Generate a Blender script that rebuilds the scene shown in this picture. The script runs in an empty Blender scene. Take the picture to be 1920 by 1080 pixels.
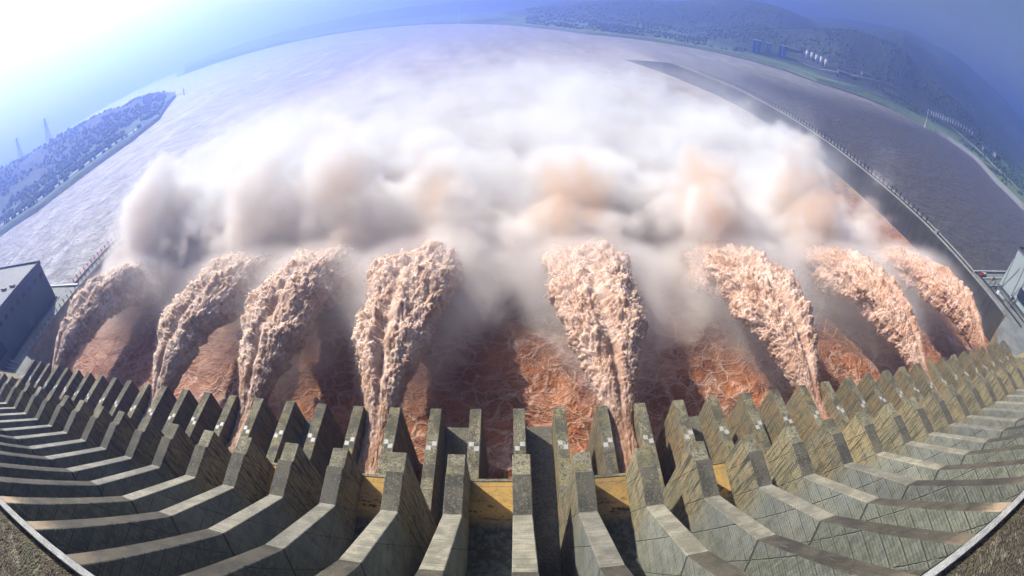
import bpy, bmesh, math, random
import numpy as np
from mathutils import Vector, Matrix
R = math.radians
sc = bpy.context.scene
COL = sc.collection
rng = np.random.default_rng(7)

# ------------------------------------------------------------------ camera
CAMZ = 120.0                        # river level is z = 0, the crest is 120 m above it
YAW, PITCH, ROLL, FPX = R(-0.3157), R(37.2376), R(-1.2049), 853.03
cy, sy, cp, sp, cr, sr = math.cos(YAW), math.sin(YAW), math.cos(PITCH), math.sin(PITCH), math.cos(ROLL), math.sin(ROLL)
F = Vector((sy*cp, cy*cp, -sp)); R0 = Vector((cy, -sy, 0)); U0 = R0.cross(F)
RR = cr*R0 + sr*U0; UU = -sr*R0 + cr*U0
cam = bpy.data.cameras.new('camera'); co = bpy.data.objects.new('camera', cam); COL.objects.link(co)
m = Matrix((RR, UU, -F)).transposed().to_4x4(); m.translation = (0, 0, CAMZ); co.matrix_world = m
cam.type = 'PANO'; cam.panorama_type = 'FISHEYE_EQUISOLID'
cam.sensor_width = 36; cam.sensor_height = 20.25; cam.sensor_fit = 'HORIZONTAL'
cam.fisheye_lens = FPX/1920*36; cam.fisheye_fov = R(200)
cam.clip_start = 0.05; cam.clip_end = 60000
sc.camera = co

# ------------------------------------------------------------------ light
SUN_AZ, SUN_EL = R(-50), R(44)      # azimuth from +Y (downstream), negative = left
w = bpy.data.worlds.new('World'); sc.world = w; w.use_nodes = True
nt = w.node_tree; sky = nt.nodes.new('ShaderNodeTexSky'); sky.sky_type = 'NISHITA'; sky.sun_disc = False
sky.sun_elevation = SUN_EL; sky.sun_rotation = SUN_AZ
sky.dust_density = 4.0; sky.air_density = 1.0; sky.ozone_density = 1.0
nt.links.new(sky.outputs[0], nt.nodes['Background'].inputs[0]); nt.nodes['Background'].inputs[1].default_value = 0.052
sl = bpy.data.lights.new('sun', 'SUN'); sl.energy = 5.0; sl.angle = R(0.5); sl.color = (1, 0.935, 0.79)
so = bpy.data.objects.new('sun', sl); COL.objects.link(so)
sd = Vector((math.sin(SUN_AZ)*math.cos(SUN_EL), math.cos(SUN_AZ)*math.cos(SUN_EL), math.sin(SUN_EL)))
so.rotation_euler = sd.to_track_quat('Z', 'Y').to_euler()
sc.view_settings.view_transform = 'Standard'; sc.view_settings.look = 'None'
sc.view_settings.exposure = 1.2; sc.view_settings.gamma = 1
sc.render.engine = 'CYCLES'
cyc = sc.cycles
cyc.use_denoising = True; cyc.use_adaptive_sampling = True; cyc.adaptive_threshold = 0.045; cyc.adaptive_min_samples = 24
try: cyc.denoiser = 'OPENIMAGEDENOISE'
except Exception: pass
cyc.max_bounces = 10; cyc.diffuse_bounces = 3; cyc.glossy_bounces = 3; cyc.volume_bounces = 4
cyc.transmission_bounces = 2; cyc.transparent_max_bounces = 8
cyc.volume_step_rate = 1.0; cyc.volume_max_steps = 256
cyc.sample_clamp_indirect = 6

# ------------------------------------------------------------------ helpers
def tag(o, label=None, cat=None, group=None, kind=None):
    if label: o['label'] = label
    if cat: o['category'] = cat
    if group: o['group'] = group
    if kind: o['kind'] = kind
    return o
def link(o, parent=None):
    COL.objects.link(o)
    if parent is not None: o.parent = parent
    return o
def empty(name, loc=(0, 0, 0), rz=0):
    o = bpy.data.objects.new(name, None); COL.objects.link(o); o.location = loc; o.rotation_euler = (0, 0, rz); return o
def meshobj(name, verts, faces, mats, parent=None, fm=None, smooth=False):
    me = bpy.data.meshes.new(name); me.from_pydata([tuple(v) for v in verts], [], [tuple(f) for f in faces])
    for mm in (mats if isinstance(mats, (list, tuple)) else [mats]): me.materials.append(mm)
    if fm is not None: me.polygons.foreach_set('material_index', fm)
    if smooth: me.polygons.foreach_set('use_smooth', [True]*len(me.polygons))
    me.update()
    return link(bpy.data.objects.new(name, me), parent)
class MB:
    def __init__(s): s.v = []; s.f = []; s.m = []
    def box(s, x0, x1, y0, y1, z0, z1, mi=0):
        n = len(s.v)
        s.v += [(x, y, z) for z in (z0, z1) for y in (y0, y1) for x in (x0, x1)]
        for f in ((0, 2, 3, 1), (4, 5, 7, 6), (0, 1, 5, 4), (2, 6, 7, 3), (0, 4, 6, 2), (1, 3, 7, 5)):
            s.f.append(tuple(n+i for i in f)); s.m.append(mi)
        return s
    def bar(s, a, b, r, k=6, mi=0, r2=None):
        a, b = Vector(a), Vector(b); d = (b-a).normalized(); r2 = r if r2 is None else r2
        u = d.orthogonal().normalized(); v = d.cross(u); n = len(s.v)
        for c, rr in ((a, r), (b, r2)):
            for i in range(k):
                t = 2*math.pi*i/k; s.v.append(tuple(c+rr*(math.cos(t)*u+math.sin(t)*v)))
        for i in range(k):
            j = (i+1) % k; s.f.append((n+i, n+j, n+k+j, n+k+i)); s.m.append(mi)
        s.f.append(tuple(n+i for i in range(k))[::-1]); s.f.append(tuple(n+k+i for i in range(k))); s.m += [mi, mi]
        return s
    def build(s, name, mats, parent=None, smooth=False):
        return meshobj(name, s.v, s.f, mats, parent, s.m, smooth)
def extrude_profile(prof, x0, x1, seg_mat, side_mat, bot_mat=None):
    """closed (y, z) polygon extruded along x; seg_mat per edge."""
    n = len(prof); v = [(x0, y, z) for y, z in prof] + [(x1, y, z) for y, z in prof]
    f = [tuple(range(n)), tuple(range(n, 2*n))[::-1]]; mm = [side_mat, side_mat]
    for i in range(n):
        j = (i+1) % n; f.append((i, i+n, j+n, j)); mm.append(seg_mat[i])
    return v, f, mm
def copy_tree(o, parent=None):
    c = o.copy(); COL.objects.link(c); c.parent = parent
    for ch in list(o.children): copy_tree(ch, c)
    return c

# numpy gradient noise
_perm = rng.permutation(256); _perm = np.concatenate([_perm, _perm, _perm])
_grad = rng.normal(size=(256, 3)); _grad /= np.linalg.norm(_grad, axis=1)[:, None]
_grad = _grad.astype(np.float32)
def pnoise(x, y, z):
    x, y, z = np.broadcast_arrays(np.asarray(x, np.float32), np.asarray(y, np.float32), np.asarray(z, np.float32))
    xi, yi, zi = (np.floor(a).astype(np.int32) for a in (x, y, z))
    xf, yf, zf = x-xi, y-yi, z-zi
    u, v, w_ = (t*t*t*(t*(t*6-15)+10) for t in (xf, yf, zf))
    out = np.zeros(x.shape, np.float32)
    for dx in (0, 1):
        for dy in (0, 1):
            for dz in (0, 1):
                h = _perm[_perm[_perm[(xi+dx) & 255]+((yi+dy) & 255)]+((zi+dz) & 255)]
                g = _grad[h]
                d = g[..., 0]*(xf-dx)+g[..., 1]*(yf-dy)+g[..., 2]*(zf-dz)
                out += d*(u if dx else 1-u)*(v if dy else 1-v)*(w_ if dz else 1-w_)
    return out*1.6
def fbm(x, y, z, o=4, g=0.5, l=2.03):
    s = 0; a = 1; t = 0
    for k in range(o):
        s = s+a*pnoise(x+17.3*k, y-9.1*k, z+5.7*k); t += a; a *= g; x = x*l; y = y*l; z = z*l
    return s/t
def billow(x, y, z, o=4, g=0.5, l=2.03):
    s = 0; a = 1; t = 0
    for k in range(o):
        s = s+a*np.abs(pnoise(x+17.3*k, y-9.1*k, z+5.7*k)); t += a; a *= g; x = x*l; y = y*l; z = z*l
    return s/t
_jit = rng.random((256, 3)).astype(np.float32)
def worley(x, y, z, seed=0):
    x, y, z = (np.asarray(a, np.float32) for a in np.broadcast_arrays(x, y, z))
    xi, yi, zi = (np.floor(a).astype(np.int32) for a in (x, y, z)); best = np.full(x.shape, 9, np.float32)
    for dx in (-1, 0, 1):
        for dy in (-1, 0, 1):
            hxy = _perm[_perm[(xi+dx+seed) & 255]+((yi+dy) & 255)]
            for dz in (-1, 0, 1):
                j = _jit[_perm[hxy+((zi+dz) & 255)]]
                d = (xi+dx+j[..., 0]-x)**2+(yi+dy+j[..., 1]-y)**2+(zi+dz+j[..., 2]-z)**2
                np.minimum(best, d, out=best)
    return best            # squared distance, 0 at bubble centres
def sstep(a, b, x):
    t = np.clip((x-a)/(b-a), 0, 1); return t*t*(3-2*t)

# ------------------------------------------------------------------ node helper
ALB = .86        # overall trim of the surface albedos for this exposure
class NG:
    def __init__(s, name):
        s.mat = bpy.data.materials.new(name); s.mat.use_nodes = True; s.t = s.mat.node_tree
        s.b = s.t.nodes['Principled BSDF']
    def n(s, typ, **k):
        o = s.t.nodes.new(typ)
        for a, b in k.items(): setattr(o, a, b)
        return o
    def set(s, sock, v):
        if isinstance(v, bpy.types.NodeSocket): s.t.links.new(v, sock)
        elif isinstance(v, (tuple, list)): sock.default_value = (*v, 1) if len(v) == 3 and sock.type == 'RGBA' else v
        else: sock.default_value = v
    def math(s, op, a, b=0.0, c=0.0, clamp=False):
        o = s.n('ShaderNodeMath', operation=op, use_clamp=clamp)
        s.set(o.inputs[0], a); s.set(o.inputs[1], b); s.set(o.inputs[2], c); return o.outputs[0]
    def mix(s, f, a, b, blend='MIX'):
        o = s.n('ShaderNodeMix', data_type='RGBA', blend_type=blend)
        s.set(o.inputs[0], f); s.set(o.inputs[6], a); s.set(o.inputs[7], b); return o.outputs[2]
    def ramp(s, x, a, b, lo=0.0, hi=1.0):
        o = s.n('ShaderNodeMapRange', interpolation_type='SMOOTHSTEP')
        s.set(o.inputs[0], x); o.inputs[1].default_value = a; o.inputs[2].default_value = b; o.inputs[3].default_value = lo; o.inputs[4].default_value = hi
        return o.outputs[0]
    def coord(s, kind='Object'): return s.n('ShaderNodeTexCoord').outputs[kind]
    def vadd(s, a, b):
        o = s.n('ShaderNodeVectorMath', operation='ADD'); s.set(o.inputs[0], a); s.set(o.inputs[1], b); return o.outputs[0]
    def vscale(s, a, sc_):
        o = s.n('ShaderNodeVectorMath', operation='MULTIPLY'); s.set(o.inputs[0], a); o.inputs[1].default_value = sc_; return o.outputs[0]
    def noise(s, vec, scale, detail=4, rough=0.55, dist=0.0, typ='FBM'):
        o = s.n('ShaderNodeTexNoise', noise_type=typ); s.set(o.inputs['Vector'], vec); o.inputs['Scale'].default_value = scale
        o.inputs['Detail'].default_value = detail; o.inputs['Roughness'].default_value = rough; o.inputs['Distortion'].default_value = dist
        return o.outputs[0]
    def bump(s, h, strength, dist=1.0, normal=None):
        o = s.n('ShaderNodeBump'); o.inputs['Strength'].default_value = strength; o.inputs['Distance'].default_value = dist
        s.set(o.inputs['Height'], h)
        if normal is not None: s.set(o.inputs['Normal'], normal)
        s.t.links.new(o.outputs[0], s.b.inputs['Normal']); return o.outputs[0]
    def col(s, c): s.set(s.b.inputs['Base Color'], s.mix(1.0, c, (ALB, ALB, ALB), 'MULTIPLY'))
    def rough(s, r): s.set(s.b.inputs['Roughness'], r)

def plain(name, c, rough=0.7, var=0.25, scale=0.6, bump=0.0):
    g = NG(name); co_ = g.coord()
    n1 = g.noise(co_, scale, 5)
    dark = tuple(x*(1-var) for x in c); lite = tuple(min(1, x*(1+var)) for x in c)
    g.col(g.mix(g.ramp(n1, 0.3, 0.7), dark, lite)); g.rough(rough)
    if bump: g.bump(g.noise(co_, scale*6, 4), bump, 0.2)
    return g.mat

def concrete(name, mode):
    """mode: side / low_side / top_brown / top_clean / top_moss / top_pale / low_top / floor_moss / floor_plain"""
    g = NG(name); P = g.coord(); info = g.n('ShaderNodeObjectInfo')
    rnd = info.outputs['Random']
    off = g.n('ShaderNodeCombineXYZ'); g.set(off.inputs[0], g.math('MULTIPLY', rnd, 91.0)); g.set(off.inputs[1], g.math('MULTIPLY', rnd, 57.0)); g.set(off.inputs[2], g.math('MULTIPLY', rnd, 33.0))
    Q = g.vadd(P, off.outputs[0])
    sx = g.n('ShaderNodeSeparateXYZ'); g.set(sx.inputs[0], P); y, z = sx.outputs[1], sx.outputs[2]
    big = g.noise(Q, 0.16, 5, 0.6); mid = g.noise(Q, 0.9, 5, 0.6); fine = g.noise(Q, 5.0, 4, 0.6)
    def line(coord, period, width, jit=0.0):
        c2 = g.math('ADD', coord, g.math('MULTIPLY', g.math('SUBTRACT', mid, 0.5), jit)) if jit else coord
        t = g.math('PINGPONG', c2, period/2)
        return g.ramp(t, 0.0, width, 1.0, 0.0)
    if mode in ('side', 'low_side'):
        streak = g.math('MAXIMUM', g.noise(g.vscale(Q, (1.0, 2.4, 0.09)), 0.8, 5, 0.66), g.noise(g.vscale(Q, (1.0, 5.0, 0.22)), 1.3, 4, 0.62))
        drip = g.noise(g.vscale(Q, (1.0, 6.5, 0.12)), 1.0, 3, .6)
        streak2 = g.noise(g.vscale(Q, (1.0, 3.5, 0.12)), 1.1, 4, 0.6)
        if mode == 'side':
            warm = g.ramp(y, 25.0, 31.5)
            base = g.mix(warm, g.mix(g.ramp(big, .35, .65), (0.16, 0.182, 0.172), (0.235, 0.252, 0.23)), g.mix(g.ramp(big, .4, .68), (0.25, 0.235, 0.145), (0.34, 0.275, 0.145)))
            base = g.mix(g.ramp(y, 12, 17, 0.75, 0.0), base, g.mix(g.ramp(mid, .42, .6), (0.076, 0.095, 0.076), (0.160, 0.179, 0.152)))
            base = g.mix(g.ramp(y, 13, 27, .0, .0), base, base)
            rust = g.math('MULTIPLY', g.ramp(streak2, .52, .7), g.math('MULTIPLY', warm, g.ramp(z, 46, 58, 1.0, 0.25)))
            base = g.mix(g.math('MULTIPLY', rust, .6), base, (0.274, 0.144, 0.053))
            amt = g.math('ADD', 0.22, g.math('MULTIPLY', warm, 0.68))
        else:
            base = g.mix(g.ramp(big, .4, .65), (0.17, 0.155, 0.095), (0.25, 0.175, 0.08))
            rust = g.ramp(streak2, .5, .66)
            base = g.mix(g.math('MULTIPLY', rust, .6), base, (0.251, 0.114, 0.038))
            amt = 0.85
        base = g.mix(g.math('MULTIPLY', g.ramp(streak, .52, .60), amt), base, (0.014, 0.015, 0.012))
        base = g.mix(g.math('MULTIPLY', g.ramp(drip, .56, .66), .55), base, (0.30, 0.29, 0.24) if mode == 'side' else (0.20, 0.19, 0.13))
        base = g.mix(g.ramp(g.noise(Q, .35, 5, .68), .52, .62, 0, .35), base, (0.045, 0.048, 0.036))
        # lift joints, board lines
        l1 = line(z, 3.0, 0.15, 0.12); l2 = line(g.math('ADD', y, g.math('MULTIPLY', z, 0.35)), 6.0, 0.14, 0.3)
        l3 = g.math('MULTIPLY', line(z, 0.6, 0.07), 0.35)
        cracks = g.math('MAXIMUM', g.math('MULTIPLY', g.math('MAXIMUM', l1, l2), g.ramp(mid, .3, .62)), l3)
        if mode == 'side':
            # the deep joint that runs down from the upper kink
            jd = g.math('ABSOLUTE', g.math('ADD', g.math('MULTIPLY', g.math('SUBTRACT', y, 15.2), -0.66), g.math('MULTIPLY', g.math('SUBTRACT', z, 67.6), 0.30)))
            cracks = g.math('MAXIMUM', cracks, g.ramp(jd, 0.06, 0.22, 1.0, 0.0))
        base = g.mix(g.math('MULTIPLY', cracks, .88), base, (0.020, 0.022, 0.019))
        base = g.mix(g.ramp(fine, .3, .75, 0.0, 0.35), base, (0.091, 0.099, 0.084))
        hgt = g.math('SUBTRACT', g.math('ADD', g.math('MULTIPLY', fine, .3), g.math('MULTIPLY', mid, .5)), g.math('MULTIPLY', cracks, 1.2))
        g.bump(hgt, 0.8, 0.3)
        g.col(base); g.rough(.85)
    else:
        pal = dict(top_brown=((0.020, 0.018, 0.012), (0.052, 0.047, 0.033), (0.12, 0.11, 0.085), .62),
                   top_clean=((0.12, 0.118, 0.094), (0.225, 0.22, 0.18), (0.075, 0.075, 0.055), .60),
                   top_moss=((0.026, 0.026, 0.021), (0.062, 0.060, 0.048), (0.125, 0.122, 0.098), .57),
                   top_pale=((0.085, 0.083, 0.058), (0.20, 0.195, 0.145), (0.028, 0.028, 0.020), .52),
                   low_top=((0.060, 0.058, 0.040), (0.20, 0.19, 0.135), (0.016, 0.016, 0.012), .50),
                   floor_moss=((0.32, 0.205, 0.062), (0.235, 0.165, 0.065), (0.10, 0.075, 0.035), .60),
                   floor_plain=((0.091, 0.091, 0.076), (0.137, 0.133, 0.106), (0.038, 0.038, 0.034), .52))[mode]
        base = g.mix(g.ramp(g.math('ADD', g.math('MULTIPLY', big, .5), g.math('MULTIPLY', g.noise(Q, .42, 5, .65), .5)), .42, .58), pal[0], pal[1])
        speck = g.noise(Q, 2.6, 6, .72)
        base = g.mix(g.ramp(speck, pal[3]-.06, pal[3]+.06, 0, .85), base, pal[2])
        if mode in ('low_top', 'top_pale'):
            base = g.mix(g.math('MULTIPLY', g.ramp(g.noise(Q, .45, 4), .55, .68), .6), base, (0.152, 0.129, 0.038))
            base = g.mix(g.ramp(g.noise(Q, 1.3, 5, .7), .60, .70, 0, .6), base, (0.258, 0.274, 0.228))
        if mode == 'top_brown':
            base = g.mix(g.math('MULTIPLY', g.ramp(g.math('ADD', y, g.math('MULTIPLY', mid, 3.0)), 1.4, 4.2, .9, 0.0), g.ramp(rnd, .2, .8, .3, .9)), base, (0.30, 0.235, 0.16))  # orange sunlit glint at the upstream end, painted into the top colour
            stk = g.noise(g.vscale(Q, (4.0, .3, .3)), 1.2, 4)
            base = g.mix(g.ramp(stk, .60, .70, 0, .4), base, (0.20, 0.19, 0.155))
        if mode == 'top_clean':
            bd = g.noise(g.vscale(Q, (.25, 3.0, 3.0)), 1.0, 3)
            base = g.mix(g.ramp(bd, .50, .60, 0, .6), base, (0.085, 0.086, 0.068))
        if mode == 'floor_moss':
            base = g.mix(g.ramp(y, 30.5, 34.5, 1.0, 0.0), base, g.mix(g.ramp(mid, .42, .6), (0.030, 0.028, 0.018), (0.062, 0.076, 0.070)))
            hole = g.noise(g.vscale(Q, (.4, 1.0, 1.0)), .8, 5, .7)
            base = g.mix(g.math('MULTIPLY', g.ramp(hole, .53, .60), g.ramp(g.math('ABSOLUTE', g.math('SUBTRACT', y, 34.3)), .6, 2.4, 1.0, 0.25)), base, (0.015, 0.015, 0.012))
        ln = line(g.math('ADD', y, g.math('MULTIPLY', z, -1.0)), 5.6, .12, .2)
        base = g.mix(g.math('MULTIPLY', ln, .5), base, (0.038, 0.038, 0.030))
        g.col(base); g.rough(.62 if mode == 'top_clean' else .9)
        g.bump(g.math('ADD', g.math('MULTIPLY', speck, .8), g.math('MULTIPLY', fine, .5)), .55, .2)
    bc = g.b.inputs['Base Color'].links[0].from_socket; bc = g.mix(rnd, g.mix(1.0, bc, (.82, .82, .84), 'MULTIPLY'), g.mix(1.0, bc, (1.18, 1.17, 1.12), 'MULTIPLY')); g.set(g.b.inputs['Base Color'], g.mix(1.0, bc, (1.09, 1.04, .93), 'MULTIPLY'))
    return g.mat
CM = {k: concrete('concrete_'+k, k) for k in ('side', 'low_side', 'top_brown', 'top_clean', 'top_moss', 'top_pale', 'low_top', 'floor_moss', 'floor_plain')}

# ------------------------------------------------------------------ dam geometry (metres; profile values are heights below the camera)
W_, X0_, HW, ALT = 10.5, 0.752, 1.53, -0.341
def PX(i): return X0_ + i*W_ + ALT*(i % 2)
Z = lambda d: CAMZ + d
I0, I1 = -22, 23
ORD = ['', 'first', 'second', 'third', 'fourth', 'fifth', 'sixth', 'seventh', 'eighth', 'ninth', 'tenth', 'eleventh', 'twelfth', 'thirteenth', 'fourteenth', 'fifteenth', 'sixteenth', 'seventeenth', 'eighteenth', 'nineteenth', 'twentieth', 'twenty-first', 'twenty-second', 'twenty-third']
JETS = [-20, -12, -8, -4, 2, 8, 14, 20]        # the open outlets, by the pier on their left
def side_of(i): return 'left' if i < 0 else 'right'

# one pier: upper wall (three tops), lower wall, two marker panels
pier = empty('spillway_pier')
up = [(-0.5, Z(-30.3)), (15.4, Z(-52.4)), (28.93, Z(-65.7)), (36.4, Z(-65.2)), (36.42, Z(-65.75)), (40.65, Z(-65.8)), (40.65, -4.0), (-0.5, -4.0)]
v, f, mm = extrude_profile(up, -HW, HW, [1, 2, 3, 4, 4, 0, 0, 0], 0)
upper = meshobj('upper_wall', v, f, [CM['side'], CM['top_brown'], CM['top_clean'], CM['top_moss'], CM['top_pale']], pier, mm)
lo = [(40.66, Z(-91.2)), (70.0, Z(-91.2)), (70.43, Z(-91.7)), (70.43, -5.0), (40.66, -5.0)]
v, f, mm = extrude_profile(lo, -HW+.07, HW-.07, [1, 1, 0, 0, 0], 0)
lower = meshobj('lower_wall', v, f, [CM['low_side'], CM['low_top']], pier, mm)
for mo in (upper, lower):
    bv = mo.modifiers.new('edge', 'BEVEL'); bv.width = .12; bv.segments = 1; bv.limit_method = 'ANGLE'; bv.angle_limit = R(20)
def marker_mat():
    g = NG('marker_white'); P = g.coord()
    s = g.n('ShaderNodeSeparateXYZ'); g.set(s.inputs[0], P)
    ax = g.math('ABSOLUTE', s.outputs[0]); ay = g.math('ABSOLUTE', s.outputs[1])
    mx = g.math('MAXIMUM', ax, ay)
    ring = g.math('MULTIPLY', g.math('GREATER_THAN', mx, .34), g.math('LESS_THAN', mx, .42))
    bar = g.math('MULTIPLY', g.math('LESS_THAN', ax, .22), g.math('LESS_THAN', ay, .07))
    k = g.math('MAXIMUM', ring, bar)
    c = g.mix(g.math('MULTIPLY', k, .5), (.36, .36, .345), (.18, .18, .22))
    g.col(g.mix(g.ramp(g.noise(g.vadd(P, g.n('ShaderNodeObjectInfo').outputs['Location']), 1.6, 5, .7), .42, .62, 0, .75), c, (.20, .21, .17))); g.rough(.6); return g.mat
MK = marker_mat()
markers = []
for k, (mx_, my_) in enumerate(((-.62, .62), (.62, -.62))):
    mb = MB().box(-.56, .56, -.62, .62, 0, .05)
    o = mb.build('marker_panel', MK, pier); o.location = (mx_, 58.6+my_, Z(-91.2)+.004); markers.append(o)
def pier_label(i):
    if i == 0: return 'weathered concrete pier in the middle of the row, its moss-dark top pointing straight downstream'
    a = 'weathered concrete pier, %s to the %s of the middle pier' % (ORD[abs(i)], side_of(i))
    if i in JETS: a += ', brown jet on its right'
    elif i-1 in JETS: a += ', brown jet on its left'
    elif i < 0: a += ', its right side dark'
    else: a += ', sunlit on its left'
    return a
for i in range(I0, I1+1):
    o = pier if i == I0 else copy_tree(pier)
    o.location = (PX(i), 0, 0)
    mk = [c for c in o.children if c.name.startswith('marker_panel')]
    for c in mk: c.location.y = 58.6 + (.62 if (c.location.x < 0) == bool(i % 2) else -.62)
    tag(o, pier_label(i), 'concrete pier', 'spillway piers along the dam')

# channels between the piers
def ribbon(name, prof, xa, xb, mat, parent, thick=3.0, fm=None):
    n = len(prof); pr = list(prof) + [(y, z-thick) for y, z in reversed(prof)]
    v, f, mm = extrude_profile(pr, xa, xb, [0]*len(pr), 0)
    return meshobj(name, v, f, mat, parent, mm)
for i in range(I0, I1):
    xa = PX(i)+HW+.01; xb = PX(i+1)-HW-.01
    nm = 'the %s and %s piers %s of the middle' % (ORD[min(abs(i), abs(i+1))], ORD[max(abs(i), abs(i+1))], side_of(i)) if i not in (-1, 0) else ('the middle pier and its %s neighbour' % side_of(i))
    if i % 2:
        r = empty('surface_chute', ((xa+xb)/2, 0, 0)); h = (xb-xa)/2
        tag(r, 'ochre-lipped chute between ' + nm, 'spillway chute', 'surface chutes between the piers')
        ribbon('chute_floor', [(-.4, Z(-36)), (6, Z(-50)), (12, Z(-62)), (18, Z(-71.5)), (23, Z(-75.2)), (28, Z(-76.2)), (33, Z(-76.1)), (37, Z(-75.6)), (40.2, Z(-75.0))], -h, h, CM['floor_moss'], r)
        MB().box(-h, h, 40.2, 40.75, -4.2, Z(-74.85)).build('bucket_lip', CM['top_pale'], r)
    else:
        r = empty('outlet_channel', ((xa+xb)/2, 0, 0)); h = (xb-xa)/2
        op = i in JETS
        tag(r, ('outlet channel pouring brown water between ' if op else 'dry black outlet channel between ') + nm, 'outlet channel', 'deep outlet channels between the piers')
        ribbon('back_slope', [(-.4, Z(-38)), (6, Z(-54)), (14, Z(-74)), (20, Z(-90)), (22.5, Z(-101.5))], -h, h, CM['floor_plain'], r)
        ribbon('channel_floor', [(22.5, Z(-101.6)), (50, Z(-101.2)), (62, Z(-100.6)), (70.2, Z(-99.8))], -h, h, CM['floor_plain'], r, 19.5)

# dam body behind / under the channels
prof = [(-60, Z(-30.6)), (-1.5, Z(-30.6)), (-1.5, Z(-36.5)), (3, Z(-58)), (9, Z(-92)), (12, Z(-106)), (12, -5), (-60, -5)]
v, f, mm = extrude_profile(prof, -700, 700, [0]*8, 0)
tag(meshobj('dam_body', v, f, [CM['floor_plain']], None, mm), 'long grey concrete dam body standing behind the whole row of piers', 'dam')

# ------------------------------------------------------------------ crest ledge under the camera
def ledge_mat():
    g = NG('exposed_aggregate'); P = g.coord()
    vo = g.n('ShaderNodeTexVoronoi'); g.set(vo.inputs['Vector'], P); vo.inputs['Scale'].default_value = 42
    n = g.noise(P, 9, 6, .7); n2 = g.noise(P, 30, 5, .7)
    c = g.mix(g.ramp(n2, .35, .65), (.012, .009, .005), (.10, .078, .048))
    c = g.mix(g.ramp(n, .52, .68), c, (.19, .165, .12)); c = g.mix(g.ramp(g.noise(P, 5, 4), .5, .7, 0, .5), c, (.09, .10, .045))
    g.col(c); g.rough(.9); g.bump(g.math('ADD', g.math('MULTIPLY', vo.outputs['Distance'], -1.2), n2), 1.0, .03); return g.mat
lg = empty('crest_ledge', (0, 0, CAMZ-2.0)); tag(lg, 'rough mossy ledge of coarse pebbly concrete with a pale edge strip, closest to the viewer', 'ledge')
# rough top: a displaced sheet
nx, ny = 700, 60
xs = np.linspace(-9, 9, nx); ys = np.linspace(-2.2, -.105, ny); GX, GY = np.meshgrid(xs, ys)
GZ = -.045 + .022*fbm(GX*14, GY*14, GX*0, 4) + .012*billow(GX*40, GY*40, GX*0+3, 2) - .07*sstep(-.2, -.105, GY)
V = np.stack([GX, GY, GZ], -1).reshape(-1, 3)
Fq = [(a, a+1, a+1+nx, a+nx) for j in range(ny-1) for a in range(j*nx, j*nx+nx-1)]
meshobj('rough_top', V, Fq, ledge_mat(), lg, smooth=True)
MB().box(-9, 9, -.088, -.0335, -.09, .0).box(-9, 9, -2.2, -.0885, -.6, -.13).build('edge_strip', plain('strip_concrete', (.30, .30, .285), .7, .2, 9, .4), lg)

# ------------------------------------------------------------------ abutments, guide walls, platforms
MWALL = NG('guide_wall_concrete'); _P = MWALL.coord(); _n = MWALL.noise(_P, .05, 5)
_s = MWALL.noise(MWALL.vscale(_P, (1, 1, .12)), .35, 5, .65)
MWALL.col(MWALL.mix(MWALL.ramp(_s, .42, .62), MWALL.mix(MWALL.ramp(_n, .4, .6), (.022, .024, .023), (.036, .036, .031)), (.008, .009, .008))); MWALL.rough(.75)
MWALL.bump(_s, .4, .3); MWALL = MWALL.mat
MPLAT = plain('platform_paving', (.14, .15, .14), .8, .25, .15, .3)
MPALE = plain('pale_concrete', (.22, .225, .21), .8, .2, .4, .2)
MRAIL = plain('rail_metal', (.30, .31, .32), .5, .15, 1.0)
MDARK = plain('dark_metal', (.03, .033, .04), .5, .2, 1.0)
def plan_prism(name, pts, z0, z1, mats, parent=None, topm=0, sidem=0):
    n = len(pts); v = [(x, y, z0) for x, y in pts] + [(x, y, z1) for x, y in pts]
    f = [tuple(range(n))[::-1], tuple(range(n, 2*n))]; mm = [sidem, topm]
    for i in range(n):
        j = (i+1) % n; f.append((i, j, j+n, i+n)); mm.append(sidem)
    return meshobj(name, v, f, mats, parent, mm)
def abutment(sgn, x0, label):
    r = empty('abutment', (0, 0, 0)); tag(r, label, 'abutment')
    prof = [(-0.45, Z(-30.35)), (14, Z(-47)), (62, Z(-97)), (62, -4), (-0.45, -4)]
    a, b = sorted((x0*sgn, 690*sgn))
    v, f, mm = extrude_profile(prof, a, b, [0]*5, 0); meshobj('sloping_face', v, f, [CM['side']], r, mm)
    return r
XL, XR = -PX(I0)+HW+.3, PX(I1)+HW+.3
ab = abutment(-1, XL, 'grey concrete slope rising beside the left end of the pier row')
plan_prism('platform_deck', [(-XL+.01, 60), (-XL+.01, 71), (-259, 76), (-259, 138), (-690, 138), (-690, 60)], -4, Z(-97), [MPALE, MPLAT], ab, 1, 0)
mb = MB()
for yy in (63.5, 66.0, 69): mb.box(-600, -262, yy, yy+.5, Z(-97), Z(-96.2))
mb.build('kerb_rail', MRAIL, ab)
mb = MB()
mb.box(-280, -261, 137, 138.4, Z(-97), Z(-95.8)).box(-690, -280, 137.2, 138.3, Z(-97), Z(-96))
mb.build('parapet', MRAIL, ab)
ab = abutment(1, XR, 'pale sloping concrete end block beside the right end of the pier row')
plan_prism('platform_deck', [(XR+.01, 60), (690, 60), (690, 136), (296, 136), (292, 92), (262, 84), (XR+.01, 72)][::1], -4, Z(-97), [CM['low_side'], MPLAT], ab, 1, 0)
mb = MB(); mb.box(297, 690, 135, 136.2, Z(-97), Z(-95.6)); mb.box(302, 380, 128, 129, Z(-97), Z(-96.3)).box(302, 345, 120, 120.8, Z(-97), Z(-96.3))
mb.build('parapet', MRAIL, ab)
mb = MB(); mb.box(300.5, 302, 80, 135, Z(-97), Z(-95.9)); mb.box(313, 314.2, 80, 120, Z(-97), Z(-96.2)); mb.build('crane_rail', MDARK, ab)

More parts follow.
